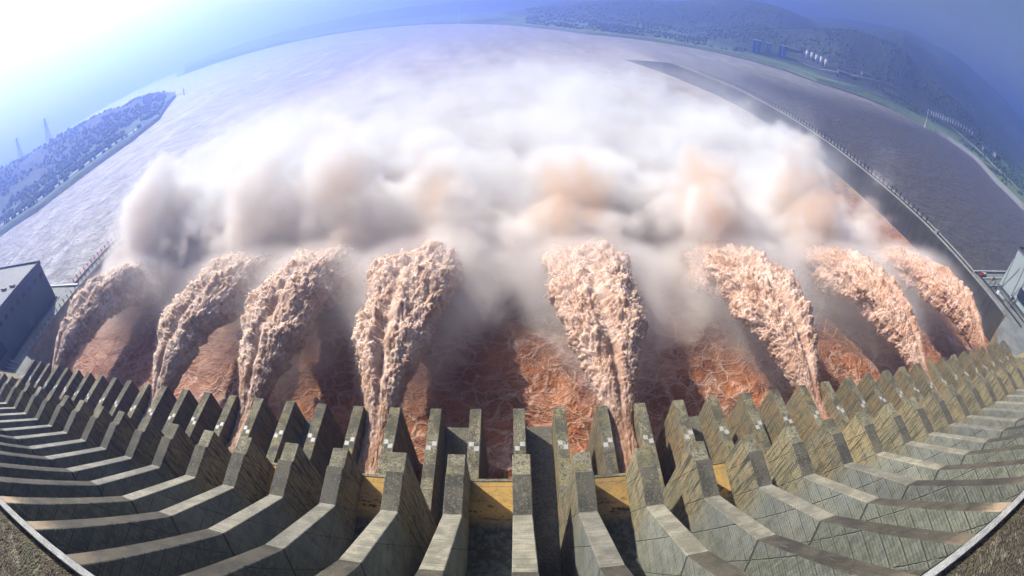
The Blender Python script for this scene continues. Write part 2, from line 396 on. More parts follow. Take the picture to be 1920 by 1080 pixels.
def strip_wall(name, pts, width, z0, z1, mat, parent=None):
    """wall following a plan polyline, thickness toward +normal"""
    P = [Vector((x, y)) for x, y in pts]; L = []; Rr = []
    for k, p in enumerate(P):
        d = (P[min(k+1, len(P)-1)]-P[max(k-1, 0)]).normalized(); nrm = Vector((d.y, -d.x)); L.append(p); Rr.append(p+nrm*width)
    v = [(p.x, p.y, z) for z in (z0, z1) for q in (L, Rr) for p in q]; n = len(P); f = []
    for k in range(n-1):
        f += [(k, k+1, 2*n+k+1, 2*n+k), (n+k+1, n+k, 3*n+k, 3*n+k+1), (2*n+k, 2*n+k+1, 3*n+k+1, 3*n+k), (k+1, k, n+k, n+k+1)]
    f += [(0, 2*n, 3*n, n), (n-1, 2*n-1, 4*n-1, 3*n-1)]
    return meshobj(name, v, f, mat, parent)
# right guide wall
rp = [(292, 90), (294, 139), (300, 200), (303, 273), (309, 350), (311, 438), (306, 520), (296, 590), (280, 660), (262, 740)]
gw = empty('guide_wall'); tag(gw, 'long dark wet guide wall running downstream at the right, topped by a row of posts', 'guide wall')
strip_wall('wall_body', rp, 9, -4, Z(-98.2), MWALL, gw); strip_wall('coping', rp, .7, Z(-98.2)+.003, Z(-97), MPALE, gw)
pr = [(x+8, y) for x, y in rp[1:]]; strip_wall('outer_coping', pr, .9, Z(-98.2)+.003, Z(-97.2), MPALE, gw)
meshobj('sloping_toe', [(262, 740.1, -3), (270.8, 742, -3), (262, 740.1, Z(-99)), (270.8, 742, Z(-99)), (212, 905, -3), (219, 908, -3)], [(0, 1, 3, 2), (2, 3, 5, 4), (0, 2, 4), (1, 5, 3), (0, 4, 5, 1)], MWALL, gw)
def along(pts, step, s0=0):
    out = []; acc = s0
    for (x0, y0), (x1, y1) in zip(pts, pts[1:]):
        L = math.hypot(x1-x0, y1-y0); 
        while acc < L: out.append((x0+(x1-x0)*acc/L, y0+(y1-y0)*acc/L)); acc += step
        acc -= L
    return out
pm = MB().box(-.45, .45, -.45, .45, 0, 4.6).box(-.75, .75, -.75, .75, 4.6, 5.0)
p0 = pm.build('wall_post', MDARK, gw)
for k, (x, y) in enumerate(along(rp[2:9], 6.2)):
    o = p0 if k == 0 else copy_tree(p0, gw); o.location = (x+4.2, y, Z(-98.2))
cab = empty('control_cabin', (299.5, 183, Z(-98.2))); tag(cab, 'small pale signal cabin with a mast standing on the right guide wall', 'cabin')
MB().box(-1.5, 1.5, -1.5, 1.5, 0, 3.4).box(-1.9, 1.9, -1.9, 1.9, 3.4, 3.8).build('cabin_body', MPALE, cab); MB().bar((0, 0, 3.8), (0, 0, 9), .15).build('mast', MRAIL, cab)
# left guide wall
lp = [(-259.2, 76), (-259, 138), (-258, 240)]
lp2 = [(x, y) for x, y in lp][::-1]
gw = empty('guide_wall'); tag(gw, 'dark wet guide wall with a railed walkway at the left, vanishing into spray', 'guide wall')
strip_wall('wall_body', [(-258, 240), (-259, 138.5), (-259.1, 77)], 14, -4, Z(-98), MWALL, gw)
strip_wall('coping', [(-258, 240), (-259, 138), (-259.1, 77)], 1.2, Z(-98)+.003, Z(-96.7), MPALE, gw)
strip_wall('outer_coping', [(-268, 240), (-270.5, 138)], 1.2, Z(-98)+.003, Z(-96.9), MPALE, gw)
mb0 = MB().box(-.22, .22, -.22, .22, 0, 2.6)
p0 = mb0.build('wall_post', MDARK, gw); first = True
for xx in (-260, -270.8):
    for yy in np.arange(79 if xx == -260 else 141, 238, 4.2):
        o = p0 if first else copy_tree(p0, gw); first = False; o.location = (xx, yy, Z(-96.7))

# ------------------------------------------------------------------ powerhouses
MBLUE = NG('powerhouse_cladding'); _P = MBLUE.coord(); _n = MBLUE.noise(_P, .08, 4)
MBLUE.col(MBLUE.mix(MBLUE.ramp(_n, .35, .65), (.045, .068, .10), (.065, .085, .115))); MBLUE.rough(.55)
_w = MBLUE.n('ShaderNodeTexWave'); _w.bands_direction = 'Y'; _w.inputs['Scale'].default_value = .55; MBLUE.set(_w.inputs['Vector'], _P); MBLUE.bump(_w.outputs[1], .12, .1); MBLUE = MBLUE.mat
MGLAS = plain('dark_glazing', (.02, .03, .045), .12, .1, .5)
MROOF = plain('roof_sheet', (.10, .11, .115), .65, .2, .2, .2)
def powerhouse(name, x_in, x_out, y0, y1, ztop, label, wallmat, lean=0):
    s = 1 if x_out > x_in else -1
    r = empty(name, (x_in, (y0+y1)/2, Z(-97)+.004)); tag(r, label, 'powerhouse'); L = (y1-y0)/2; D = abs(x_out-x_in); H = ztop-Z(-97)
    def bx(mb, xa, xb, ya, yb, za, zb): a, b = sorted((s*xa, s*xb)); mb.box(a, b, ya, yb, za, zb); return mb
    v = [(0, -L, 0), (s*D, -L, 0), (s*D, L, 0), (0, L, 0), (s*lean, -L, H), (s*D, -L, H), (s*D, L, H), (s*lean, L, H)]
    f = [(0, 1, 5, 4), (1, 2, 6, 5), (2, 3, 7, 6), (3, 0, 4, 7), (4, 5, 6, 7), (3, 2, 1, 0)]
    meshobj('wall', v, f, wallmat, r)
    mb = MB(); bx(mb, lean-.6, D+.6, -L-.6, L+.6, H+.002, H+.9); mb.build('roof', MROOF, r)
    mb = MB(); bx(mb, lean-.5, lean-.1, -L-.5, L+.5, H+.9, H+2.0)
    for yy in np.arange(-L, L, 2.2): bx(mb, lean-.55, lean-.05, yy, yy+.3, H+2.0, H+2.7)
    mb.build('roof_railing', MDARK, r)
    mb = MB(); bx(mb, lean+.5, D, L+.1, L+.6, H+.9, H+2.2); mb.build('parapet', MDARK, r)
    for k in range(3):
        mb = MB(); bx(mb, lean+7+k*13, lean+17+k*13, L-24-k*3, L-22.6-k*3, H+.9, H+2.4); mb.build('roof_light', MPALE, r)
    mb = MB(); bx(mb, -.12, -.02, -L+4, -L+16, 5, 12); mb.build('window', MGLAS, r)
    for yy in np.arange(-L+20, L-4, 6.5):
        mb = MB(); bx(mb, -.12+lean*.72, -.02+lean*.72, yy, yy+3.2, H*.72, H*.72+2.6)
        if lean == 0: mb.build('window', MGLAS, r)
    if lean == 0:
        mb = MB(); bx(mb, -.14, -.03, 6, 11, 0, 6); mb.build('door', MROOF, r)
    for q in range(4):
        mb = MB(); bx(mb, lean+8+q*9, lean+11+q*9, -L+6+q*4, -L+10+q*4, H+.9, H+3.4); mb.build('roof_vent', MRAIL, r)
    for yy in (-L+20, -3, 14):
        mb = MB(); bx(mb, -.3, -.02, yy, yy+.5, 0, H-1); mb.build('downpipe', MDARK, r)
    mb = MB(); bx(mb, -2.5, -1.5, -L, L, 0, 1.1); bx(mb, -5.8, -5.2, -L, L, 0, .5); mb.build('base_kerb', MDARK, r)
    return r
powerhouse('powerhouse_building', -280.5, -385, 56, 126.6, Z(-72), 'dark blue-grey powerhouse with a flat railed roof at the left edge', MBLUE)
MGRN = plain('grey_green_cladding', (.15, .18, .18), .6, .12, .08)
powerhouse('powerhouse_building', 326, 430, 87, 122.2, Z(-68.3), 'pale grey-green powerhouse with a leaning wall at the right edge', MGRN, 10)

# yard equipment on the right platform
def crane(x, y, rz, label):
    r = empty('gantry_hoist', (x, y, Z(-97)+.004), rz); tag(r, label, 'hoist', 'hoists on the right platform')
    for a in (-2.2, 2.2):
        for b in (-1.6, 1.6): MB().box(a-.2, a+.2, b-.2, b+.2, 0, 5).build('leg', MDARK, r)
    MB().box(-3.4, 3.4, -2, -1.3, 5, 5.9).box(-3.4, 3.4, 1.3, 2, 5, 5.9).build('girder', MRAIL, r); MB().box(-1.1, 1.1, -1.2, 1.2, 5.1, 6.8).build('winch', MDARK, r)
crane(311, 100, .1, 'small dark hoist on the right platform, close to the pale powerhouse')
crane(306, 120, .1, 'small dark hoist on the right platform beside the guide wall corner')
def truck(x, y, rz, label, c):
    r = empty('parked_truck', (x, y, Z(-97)+.004), rz); tag(r, label, 'truck', 'vehicles parked on the right platform'); mt = plain('paint_'+label.split()[0], c, .4, .1)
    MB().box(-1.2, 1.2, 2.0, 4.0, .6, 2.7).build('cab', mt, r); MB().box(-1.25, 1.25, -4, 1.8, .9, 2.2).build('cargo_bed', MRAIL, r)
    MB().box(-1.0, 1.0, 3.98, 4.04, 1.7, 2.5).build('windscreen', MGLAS, r)
    for a in (-1.2, 1.2):
        for b in (-2.8, 2.9): MB().bar((a-.15, b, .5), (a+.15, b, .5), .5, 12).build('wheel', MDARK, r)
truck(305.5, 109, .1, 'white truck parked by the rail on the right platform', (.6, .6, .6))
truck(309, 132, 1.5, 'red truck parked near the downstream edge of the right platform', (.4, .05, .04))

# ------------------------------------------------------------------ water jets
def jet_mat():
    g = NG('muddy_white_water'); P = g.coord()
    n = g.noise(g.vscale(P, (1, .55, .8)), .16, 5, .6); n2 = g.noise(g.vscale(P, (1, .5, 1)), .8, 6, .7)
    c = g.mix(g.ramp(n, .36, .62), (.45, .325, .24), (.60, .49, .405)); c = g.mix(g.ramp(n2, .50, .66, 0, .75), c, (.27, .165, .105)); c = g.mix(g.ramp(g.noise(P, .05, 3), .5, .70, 0, .35), c, (.62, .55, .49))
    c = g.mix(g.ramp(g.noise(g.vscale(P, (1, .3, .8)), .35, 5, .65), .50, .66, 0, .6), c, (.23, .145, .095))
    # browner unaerated water near the outlets, with the channel's shade painted in
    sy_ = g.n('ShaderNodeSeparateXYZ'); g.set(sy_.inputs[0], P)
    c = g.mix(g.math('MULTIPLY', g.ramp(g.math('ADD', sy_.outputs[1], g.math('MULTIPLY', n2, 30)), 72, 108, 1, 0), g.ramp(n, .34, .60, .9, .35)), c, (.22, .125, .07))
    c = g.mix(1.0, c, g.n('ShaderNodeObjectInfo').outputs['Color'], 'MULTIPLY')
    g.col(c); g.rough(.7); g.bump(g.math('ADD', n2, g.math('MULTIPLY', g.noise(P, 3.5, 3, .7), .5)), .8, .5)
    g.b.inputs['Subsurface Weight'].default_value = .55; g.b.inputs['Subsurface Radius'].default_value = (1.0, .8, .65); g.b.inputs['Subsurface Scale'].default_value = 1.8
    g.b.inputs['Specular IOR Level'].default_value = .1
    return g.mat
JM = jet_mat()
NS, NT = 520, 210
def make_jet(i, k):
    xc = (PX(i)+PX(i+1))/2; seed = 37.0*k+5
    s = np.linspace(0, 1, NS)[:, None]; th = np.linspace(0, 2*np.pi, NT, endpoint=False)[None, :]
    d0 = -24+158*s; d = np.log1p(np.exp(np.clip(d0*.5, -30, 30)))/.5
    d = np.where(d0 > 30, d0, d)
    cz = -97.6+.455*d-.0066*d*d + 0*th; slope = (.455-.0132*d)*sstep(-5, 5, d0)
    ln = np.sqrt(1+slope**2); ty, tz = 1/ln, slope/ln; nyy, nzz = -tz, ty
    a = 3.8 + 6.7*sstep(0, 40, d) + .045*d; h = 2.9 + 1.4*sstep(0, 25, d)+.075*d
    ct, st = np.cos(th), np.sin(th)
    sq = .70
    ex = np.sign(ct)*np.abs(ct)**sq; ey = np.sign(st)*np.abs(st)**sq
    up = sstep(-.2, .5, ey)
    lump = 1+.34*fbm(d*.05+seed, ex*1.2+seed, ey*.8, 3)*sstep(6, 40, d)
    px = a*ex*lump; pn = h*ey*lump
    gc = .14*np.sin(d*.05+seed)
    groove = sstep(-6, 16, d0)*sstep(75, 30, d)*.42*np.exp(-((ex-gc)/.15)**2)*(ey > 0)
    pn = pn*(1-groove)+up*sstep(18, 60, d)*2.6*fbm(d*.06+seed, ex*1.6, 0*ex, 2)
    X = xc+px; Y = 66+d0+nyy*pn; Zz = CAMZ+cz+nzz*pn
    g_ = sstep(0, 35, d)
    yy = Y*(.42+.3*g_)
    ux, uy, uz = X+1.6*pnoise(X*.3, yy*.3, Zz*.3+seed), yy+1.2*pnoise(X*.3+7, yy*.3, Zz*.3), Zz+1.6*pnoise(X*.3, yy*.3+5, Zz*.3)
    b1 = 1-worley(ux*.17+seed, uy*.17, uz*.17, k); b2 = 1-worley(ux*.36+seed, uy*.36, uz*.36, k+9); b3 = 1-worley(ux*.78+seed, uy*.78, uz*.78, k+20)
    b4 = pnoise(X*1.5, yy*1.1, Zz*1.5)+.6*pnoise(X*3.1, yy*2, Zz*3.1)+.35*pnoise(X*6, yy*4, Zz*6)
    b5 = fbm(X*.55+seed, Y*.30, Zz*.11, 4, .6)                     # falling streaks
    b6 = fbm(X*.10+seed, yy*.10, Zz*.10, 3)
    disp = (.2+1.3*g_)*(b1-.7)+(.25+.65*g_)*(b2-.7)+(.2+.35*g_)*(b3-.7)+(.28+.42*g_)*b4+(.6+1.7*g_)*b5+3.6*g_*b6
    nx_ = ct/a; nn = st/h; q = np.sqrt(nx_**2+nn**2); nx_, nn = nx_/q, nn/q
    X = X+nx_*disp; Y = Y+nyy*nn*disp+.3*disp*ty; Zz = Zz+nzz*nn*disp
    wall = sstep(8.0, 3.5, d0); X = X*(1-wall)+np.clip(X, xc-3.6, xc+3.6)*wall
    Zz = np.maximum(Zz, Z(-100.9)*sstep(6, 3, d0))
    V = np.stack([X, Y, Zz], -1).reshape(-1, 3)
    idx = np.arange(NS*NT).reshape(NS, NT); A = idx[:-1]; B = np.roll(idx, -1, 1)[:-1]; C = np.roll(idx, -1, 1)[1:]; D = idx[1:]
    Fq = np.stack([A, D, C, B], -1).reshape(-1, 4).tolist()
    Fq.append(list(idx[0])); Fq.append(list(idx[-1][::-1]))
    # torn clots and droplets thrown off the surface
    rg = np.random.default_rng(100+k); nd = 26000
    ii_ = (NS*(.16+.84*rg.random(nd)**.8)).astype(int).clip(0, NS-2); jj = rg.integers(0, NT, nd)
    g1 = sstep(-8, 45, -24+158*ii_/NS); far_ = rg.exponential(1.0, nd)*(.12+1.05*g1)
    nz_ = np.stack([nx_[ii_, jj], (nyy*nn)[ii_, jj], (nzz*nn)[ii_, jj]], -1)
    c_ = V[ii_*NT+jj]+nz_*far_[:, None]+rg.normal(size=(nd, 3))*(.10+.35*g1)[:, None]; c_[:, 1] += far_*.5
    rad = (.035+.15*rg.random(nd)**2.6)*(.45+1.0*g1)*np.exp(-far_*.35)
    oct_ = np.array([(1, 0, 0), (-1, 0, 0), (0, 1, 0), (0, -1, 0), (0, 0, 1), (0, 0, -1)], float)
    st3 = 1+rg.random((nd, 1, 3))*1.2
    VD = c_[:, None, :]+oct_[None]*rad[:, None, None]*st3*np.where(rg.random((nd, 6, 1)) < .5, 1, .7)
    n0 = len(V); of = np.array([(0, 2, 4), (2, 1, 4), (1, 3, 4), (3, 0, 4), (2, 0, 5), (1, 2, 5), (3, 1, 5), (0, 3, 5)])
    FD = (n0+np.arange(nd)[:, None, None]*6+of[None]).reshape(-1, 3).tolist()
    V = np.concatenate([V, VD.reshape(-1, 3)]); Fq = Fq+FD
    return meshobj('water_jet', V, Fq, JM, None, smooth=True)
jl = ['brown water jet arching out farthest left, beside the dark left guide wall', 'second water jet from the left, arching out with a pale veil at its foot',
      'third water jet from the left, a narrow twisted column of brown spray', 'broad foaming jet just left of the middle, capped by a pale lumpy crown',
      'tall pinkish jet just right of the middle with two frothing strands', 'sunlit orange jet leaning left, second from the middle on the right side',
      'orange foaming jet, second from the right-hand guide wall', 'short orange jet rising nearest the right guide wall']
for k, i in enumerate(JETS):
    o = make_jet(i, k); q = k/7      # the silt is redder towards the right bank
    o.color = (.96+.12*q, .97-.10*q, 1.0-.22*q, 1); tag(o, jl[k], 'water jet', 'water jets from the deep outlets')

# ------------------------------------------------------------------ river
def axis(segs):
    out = []
    for a, b, st in segs: out += list(np.arange(a, b, st))
    return np.array(out+[segs[-1][1]])
wx = axis([(-3600, -1000, 130), (-1000, -320, 12), (-320, 320, 1.5), (320, 1000, 12), (1000, 5600, 200)])
wy = axis([(-62, 12, 37), (12, 64, 2), (64, 330, 1.3), (330, 800, 5), (800, 2000, 20), (2000, 5600, 200)])
GX, GY = np.meshgrid(wx, wy); r_ = np.hypot(GX, GY-60)
fall = np.exp(-r_/420)
turb = sstep(330, 270, np.abs(GX+10))
ridge = 1-np.abs(fbm(GX*.055, GY*.055, GX*0, 3)*2.4); ridge = np.clip(ridge, 0, 1)
ridge2 = 1-np.abs(fbm(GX*.16+9, GY*.16, GX*0+4, 3)*2.4); ridge2 = np.clip(ridge2, 0, 1)
GZ = (1.6*fbm(GX*.02, GY*.02, GX*0+2, 3)+1.7*ridge**3+0.5*ridge2**3)*fall*(.15+.85*turb)*sstep(50, 64, GY)
ny, nx = GX.shape
Vw = np.stack([GX, GY, GZ], -1).reshape(-1, 3)
me = bpy.data.meshes.new('river_water'); idx = np.arange(nx*ny).reshape(ny, nx)
Fw = np.stack([idx[:-1, :-1], idx[:-1, 1:], idx[1:, 1:], idx[1:, :-1]], -1).reshape(-1, 4)
me.vertices.add(len(Vw)); me.vertices.foreach_set('co', Vw.astype(np.float32).ravel())
me.loops.add(Fw.size); me.loops.foreach_set('vertex_index', Fw.astype(np.int32).ravel())
me.polygons.add(len(Fw)); me.polygons.foreach_set('loop_start', np.arange(0, Fw.size, 4, dtype=np.int32)); me.polygons.foreach_set('use_smooth', np.ones(len(Fw), bool))
me.update(calc_edges=True)
g = NG('muddy_water'); P = g.coord(); sx = g.n('ShaderNodeSeparateXYZ'); g.set(sx.inputs[0], P)
wn = g.n('ShaderNodeTexNoise'); g.set(wn.inputs['Vector'], P); wn.inputs['Scale'].default_value = .05; wn.inputs['Detail'].default_value = 3
off = g.n('ShaderNodeVectorMath', operation='SCALE'); g.set(off.inputs[0], wn.outputs['Color']); off.inputs['Scale'].default_value = 14
Pw = g.vadd(P, off.outputs[0])
def foamnet(scale, th, warp, sw):
    w2 = g.n('ShaderNodeTexNoise'); g.set(w2.inputs['Vector'], P); w2.inputs['Scale'].default_value = sw; w2.inputs['Detail'].default_value = 4
    o2 = g.n('ShaderNodeVectorMath', operation='SCALE'); g.set(o2.inputs[0], w2.outputs['Color']); o2.inputs['Scale'].default_value = warp
    v = g.n('ShaderNodeTexVoronoi', feature='DISTANCE_TO_EDGE'); v.inputs['Scale'].default_value = scale; g.set(v.inputs['Vector'], g.vscale(g.vadd(Pw, o2.outputs[0]), (1, 1.25, 0)))
    return g.ramp(v.outputs['Distance'], 0, th, 1.0, 0.0)
mA, mB = g.noise(P, .05, 3), g.noise(g.vadd(P, (40, 9, 0)), .13, 3)
net = g.math('MULTIPLY', foamnet(.13, .13, 9, .12), g.ramp(mA, .36, .55, .4, 1))
net = g.math('MAXIMUM', net, g.math('MULTIPLY', foamnet(.34, .13, 4.5, .3), g.ramp(mB, .40, .60, .0, .85)))
net = g.math('MULTIPLY', net, g.ramp(g.noise(Pw, 1.1, 5, .65), .30, .54, .4, 1.0))
net = g.math('MAXIMUM', net, g.math('MULTIPLY', foamnet(.9, .14, 2.0, .8), g.ramp(mA, .45, .62, .0, .5)))
patch = g.ramp(g.noise(P, .022, 4), .44, .60)
near = g.ramp(sx.outputs[1], 190, 420, 1.0, 0.0)
inside = g.ramp(g.math('ABSOLUTE', g.math('ADD', sx.outputs[0], 20)), 315, 330, 1.0, 0.0)
far_c = g.mix(g.ramp(g.noise(g.vscale(Pw, (1, 2.2, 1)), .02, 6, .65), .38, .62), (.22, .203, .145), (.36, .335, .26))
far_c = g.mix(g.ramp(g.noise(g.vscale(Pw, (1, .20, 1)), .035, 6, .62), .50, .64, 0, .7), far_c, (.50, .47, .40))
far_c = g.mix(g.ramp(g.noise(g.vscale(Pw, (.35, 1.3, 1)), .16, 5, .7), .55, .66, 0, .6), far_c, (.13, .108, .07))
chan = (.066, .062, .046)
near_c = g.mix(g.ramp(g.noise(P, .06, 5, .6), .36, .64), (.23, .075, .026), (.33, .12, .045))
body = g.mix(g.math('MULTIPLY', near, inside), far_c, near_c)
rch = g.math('MULTIPLY', g.math('GREATER_THAN', sx.outputs[0], 305), g.ramp(sx.outputs[1], 700, 1100, 1, 0))
body = g.mix(rch, body, chan)
foam = g.math('MULTIPLY', g.math('MULTIPLY', net, g.math('ADD', .55, g.math('MULTIPLY', patch, .45))), g.math('ADD', .12, g.math('MULTIPLY', inside, g.ramp(sx.outputs[1], 500, 1600, .8, .3))))
g.col(g.mix(foam, body, (.62, .44, .34))); g.rough(g.math('ADD', .28, g.math('MULTIPLY', foam, .4)))
g.b.inputs['IOR'].default_value = 1.33
hb = g.math('ADD', g.math('MULTIPLY', g.noise(Pw, .35, 6, .6), 1.0), g.math('MULTIPLY', net, .5))
hb = g.math('ADD', hb, g.math('MULTIPLY', g.noise(g.vscale(Pw, (1, 1.6, 1)), .045, 5, .62), 5.0))
g.bump(hb, 1.0, 1.3)
me.materials.append(g.mat)
tag(link(bpy.data.objects.new('river_water', me)), kind='structure')

# ------------------------------------------------------------------ banks and hills
AZS = [-95, -80, -69.4, -63, -57.4, -52.4, -48.4, -44.4, -41.7, -41.2, -36, -28, -20, -6, 3, 9.4, 21, 27.8, 34.7, 38.2, 43.4, 48, 53.4, 56.5, 60.6, 64.2, 68.8, 80, 95]
SHR = [1050, 960, 919, 843, 865, 916, 977, 1131, 1640, 3600, 3500, 3200, 2850, 2150, 1700, 1465, 1434, 1430, 1400, 1340, 1412, 1436, 1428, 1400, 1315, 1110, 1015, 960, 940]
def shore(az): return np.interp(az, AZS, SHR)
RIDGES = [  # distance, width, (azimuth, elevation above the crest eye level)
    (1950, 300, [-95, -66, -62, -57, -51, -48.8, -47, -44.4, -42.2, -41.7, 5, 20, 30, 39, 42, 45, 47, 49, 51, 54, 57, 61, 66, 72, 95],
     [-1.3, -1.1, -1.75, -2.0, -2.15, -2.7, -2.45, -2.9, -3.5, -9, -9, -4, -1.0, 1.7, 2.5, 2.6, 2.75, 2.2, .95, .3, -.5, -2.2, -3.2, -3.3, -3.3]),
    (2750, 420, [-95, -41, 8, 14, 20, 24, 29, 32.4, 34.6, 37.3, 40.6, 44.7, 48.4, 50.8, 53, 55.2, 58.4, 62.4, 66.7, 75, 95],
     [-9, -9, -.6, .3, .8, 1.8, 2.8, 2.9, 2.6, 2.1, 2.8, 3.9, 4.8, 4.3, 3.7, 3.1, 1.8, .3, -1.2, -2, -2]),
    (3900, 500, [-95, -41, -40, -20, 0, 15, 30, 37.5, 42, 48.6, 56, 62, 66, 72, 95],
     [-9, -9, -.8, -.5, -.3, .4, 1.5, 3.0, 4.0, 5.2, 4.9, 3.3, 2.0, .6, .2])]
def land_h(x, y):
    az = np.degrees(np.arctan2(x, y)); r = np.hypot(x, y); rs = shore(az); t = r-rs
    h = -3+12*sstep(-6, 22, t)+3*sstep(60, 130, t)
    nz = fbm(x*.0022, y*.0022, 0*x, 4)
    for rr, wd, A_, E_ in RIDGES:
        re = np.where(az < -41.7, np.interp(az, [-95, -60, -50, -44, -41.7], [1600, 1500, 1450, 1650, 1700]), rr)
        w2 = np.where(az < -41.7, 260, wd)
        H = np.maximum(CAMZ+re*np.tan(np.radians(np.interp(az, A_, E_)))-12, 0)
        env = np.exp(-((r-re)/w2)**2)
        h = np.maximum(h, h+H*env*(1+.30*nz*(1-env**2)))
    h = h+sstep(60, 400, t)*(10*np.abs(fbm(x*.008, y*.008, 0*x+5, 3))+6*np.abs(fbm(x*.03, y*.03, 0*x+9, 2)))*sstep(20, 60, h-9+20)
    return h
g = NG('wooded_bank'); P = g.coord(); sx = g.n('ShaderNodeSeparateXYZ'); g.set(sx.inputs[0], P)
a = g.noise(P, .004, 5, .6); b = g.noise(P, .03, 6, .7)
c = g.mix(g.ramp(a, .42, .6), (.014, .026, .012), (.045, .065, .026)); c = g.mix(g.ramp(b, .46, .62), c, (.010, .018, .010))
c = g.mix(g.ramp(g.noise(P, .006, 5, .65), .62, .68, 0, .7), c, (.10, .09, .06)); low = g.ramp(sx.outputs[2], 4, 11, 1, 0)
c = g.mix(g.math('MULTIPLY', g.ramp(sx.outputs[2], 15, 24, 1, 0), g.ramp(a, .36, .5)), c, (.085, .145, .045)); c = g.mix(g.math('MULTIPLY', low, g.ramp(b, .35, .6, .4, 1)), c, (.11, .12, .10)); g.col(c); g.rough(.95); g.bump(b, 1.0, 9)
MBANK = g.mat
def polar_land(name, a0, a1, na, rmax, label=None):
    az = np.linspace(a0, a1, na)[None, :]; rs = shore(az)
    tt = np.array([-9, -5, -1, 3, 7, 11, 15, 19, 23, 28, 34, 44, 56, 70, 90, 115, 140, 165, 190, 220])[:, None]; q = np.linspace(0, 1, 150)[1:, None]
    rm = np.interp(az, [-95, -60, -50, -44, -41.75], [3400, 3000, 2400, 1850, 1690]) if a1 < -41.5 else rmax
    r = np.concatenate([rs+tt, rs+220+q*(rm-rs-220)]); X = r*np.sin(np.radians(az)); Y = r*np.cos(np.radians(az)); H = land_h(X, Y); H[0] = -3; H[-1] = -3
    V = np.stack([X, Y, H], -1).reshape(-1, 3); n0, n1 = H.shape; idx = np.arange(n0*n1).reshape(n0, n1)
    Fq = np.stack([idx[:-1, :-1], idx[1:, :-1], idx[1:, 1:], idx[:-1, 1:]], -1).reshape(-1, 4).tolist()
    o = meshobj(name, V, Fq, MBANK, None, smooth=True); return tag(o, kind='structure')
polar_land('hills', -6, 95, 620, 5600)
polar_land('river_bank', -95, -41.75, 330, 3500)
polar_land('terrain', -41.2, -6.05, 120, 5400)

def woods():
    rg = np.random.default_rng(3); n = 15000; az = np.concatenate([rg.uniform(-88, -43, n//3), rg.uniform(2, 72, n-n//3)])
    q = rg.random(n)**1.6; t_ = 45+q*np.where(az < 0, 620, 1100); r = shore(az)+t_
    x, y = r*np.sin(np.radians(az)), r*np.cos(np.radians(az)); keep = (fbm(x*.006, y*.006, 0*x+3, 3) > -.12) & (np.abs(t_-60) > 14) & (np.abs(t_-150) > 22)
    keep &= ~((az > 29) & (az < 40.5) & (t_ < 240))
    x, y, az = x[keep], y[keep], az[keep]; h = land_h(x, y); n = len(x); s_ = rg.uniform(2.2, 5.2, n)*np.where(az > 0, .85, 1)
    bm = bmesh.new(); bmesh.ops.create_icosphere(bm, subdivisions=1, radius=1); bv = np.array([v.co for v in bm.verts]); bf = np.array([[v.index for v in f.verts] for f in bm.faces]); bm.free()
    V = bv[None]*(s_[:, None, None]*np.array([1, 1, 1.15]))*(.7+.6*rg.random((n, len(bv), 1)))+np.stack([x, y, h+s_*.7], -1)[:, None, :]
    F_ = (np.arange(n)[:, None, None]*len(bv)+bf[None]).reshape(-1, 3)
    g = NG('tree_crowns'); P = g.coord(); g.col(g.mix(g.ramp(g.noise(P, .05, 4), .4, .6), (.026, .048, .018), (.05, .08, .03))); g.rough(.9)
    tag(meshobj('riverside_woods', V.reshape(-1, 3), F_.tolist(), g.mat), 'dark green woods and scrub covering the hazy river banks', 'woods', None, 'stuff')
woods()
MROAD = plain('pale_road', (.36, .36, .33), .85, .15, .02)
def ribbon_on_land(name, pts, width, lift, kind='structure'):
    v = []; f = []
    for k, (x, y) in enumerate(pts):
        p = Vector((x, y)); a = Vector(pts[max(k-1, 0)]); b = Vector(pts[min(k+1, len(pts)-1)]); d = (b-a).normalized(); n = Vector((d.y, -d.x))*width/2
        z = float(land_h(np.array([x]), np.array([y]))[0])+lift
        v += [(x+n.x, y+n.y, z), (x-n.x, y-n.y, z)]
        if k: f.append((2*k-2, 2*k-1, 2*k+1, 2*k))
    o = meshobj(name, v, f, MROAD); tag(o, kind=kind); return o
def pol(az, t): r = float(shore(az))+t; return (r*math.sin(R(az)), r*math.cos(R(az)))
ribbon_on_land('riverside_road', [pol(a, 34) for a in np.linspace(2, 47, 120)], 11, 1.3)
ribbon_on_land('riverside_road', [pol(a, 60) for a in np.linspace(-90, -47, 120)], 16, 1.4)
ribbon_on_land('riverside_road', [pol(a, 150+6*math.sin(a)) for a in np.linspace(36, 68, 120)], 12, 3.0)
# quay along the right shore
qk = empty('stone_quay'); tag(qk, 'long pale stone quay edging the far water at the right edge of the frame', 'quay')
strip_wall('quay_wall', [pol(a, 3) for a in np.linspace(54.5, 78, 60)][::-1], -9, -3, 10.5, MPALE, qk)
qk = empty('landing_wharf'); tag(qk, 'low wharf on piles below the blue silo towers on the far bank', 'wharf')
strip_wall('wharf_deck', [pol(a, -8) for a in np.linspace(26, 44, 60)], 8, 4.6, 5.8, MPALE, qk)
pb = MB().box(-1.0, 1.0, -1.0, 1.0, -3, 4.6); p0 = pb.build('pile', MPALE, qk)
for k, a in enumerate(np.linspace(26.2, 43.8, 44)):
    o = p0 if k == 0 else copy_tree(p0, qk); x, y = pol(a, -6); o.location = (x, y, 0)

def gz(x, y): return float(land_h(np.array([x]), np.array([y]))[0])
def atae(az, r, z=None): x = r*math.sin(R(az)); y = r*math.cos(R(az)); return (x, y, gz(x, y) if z is None else z)
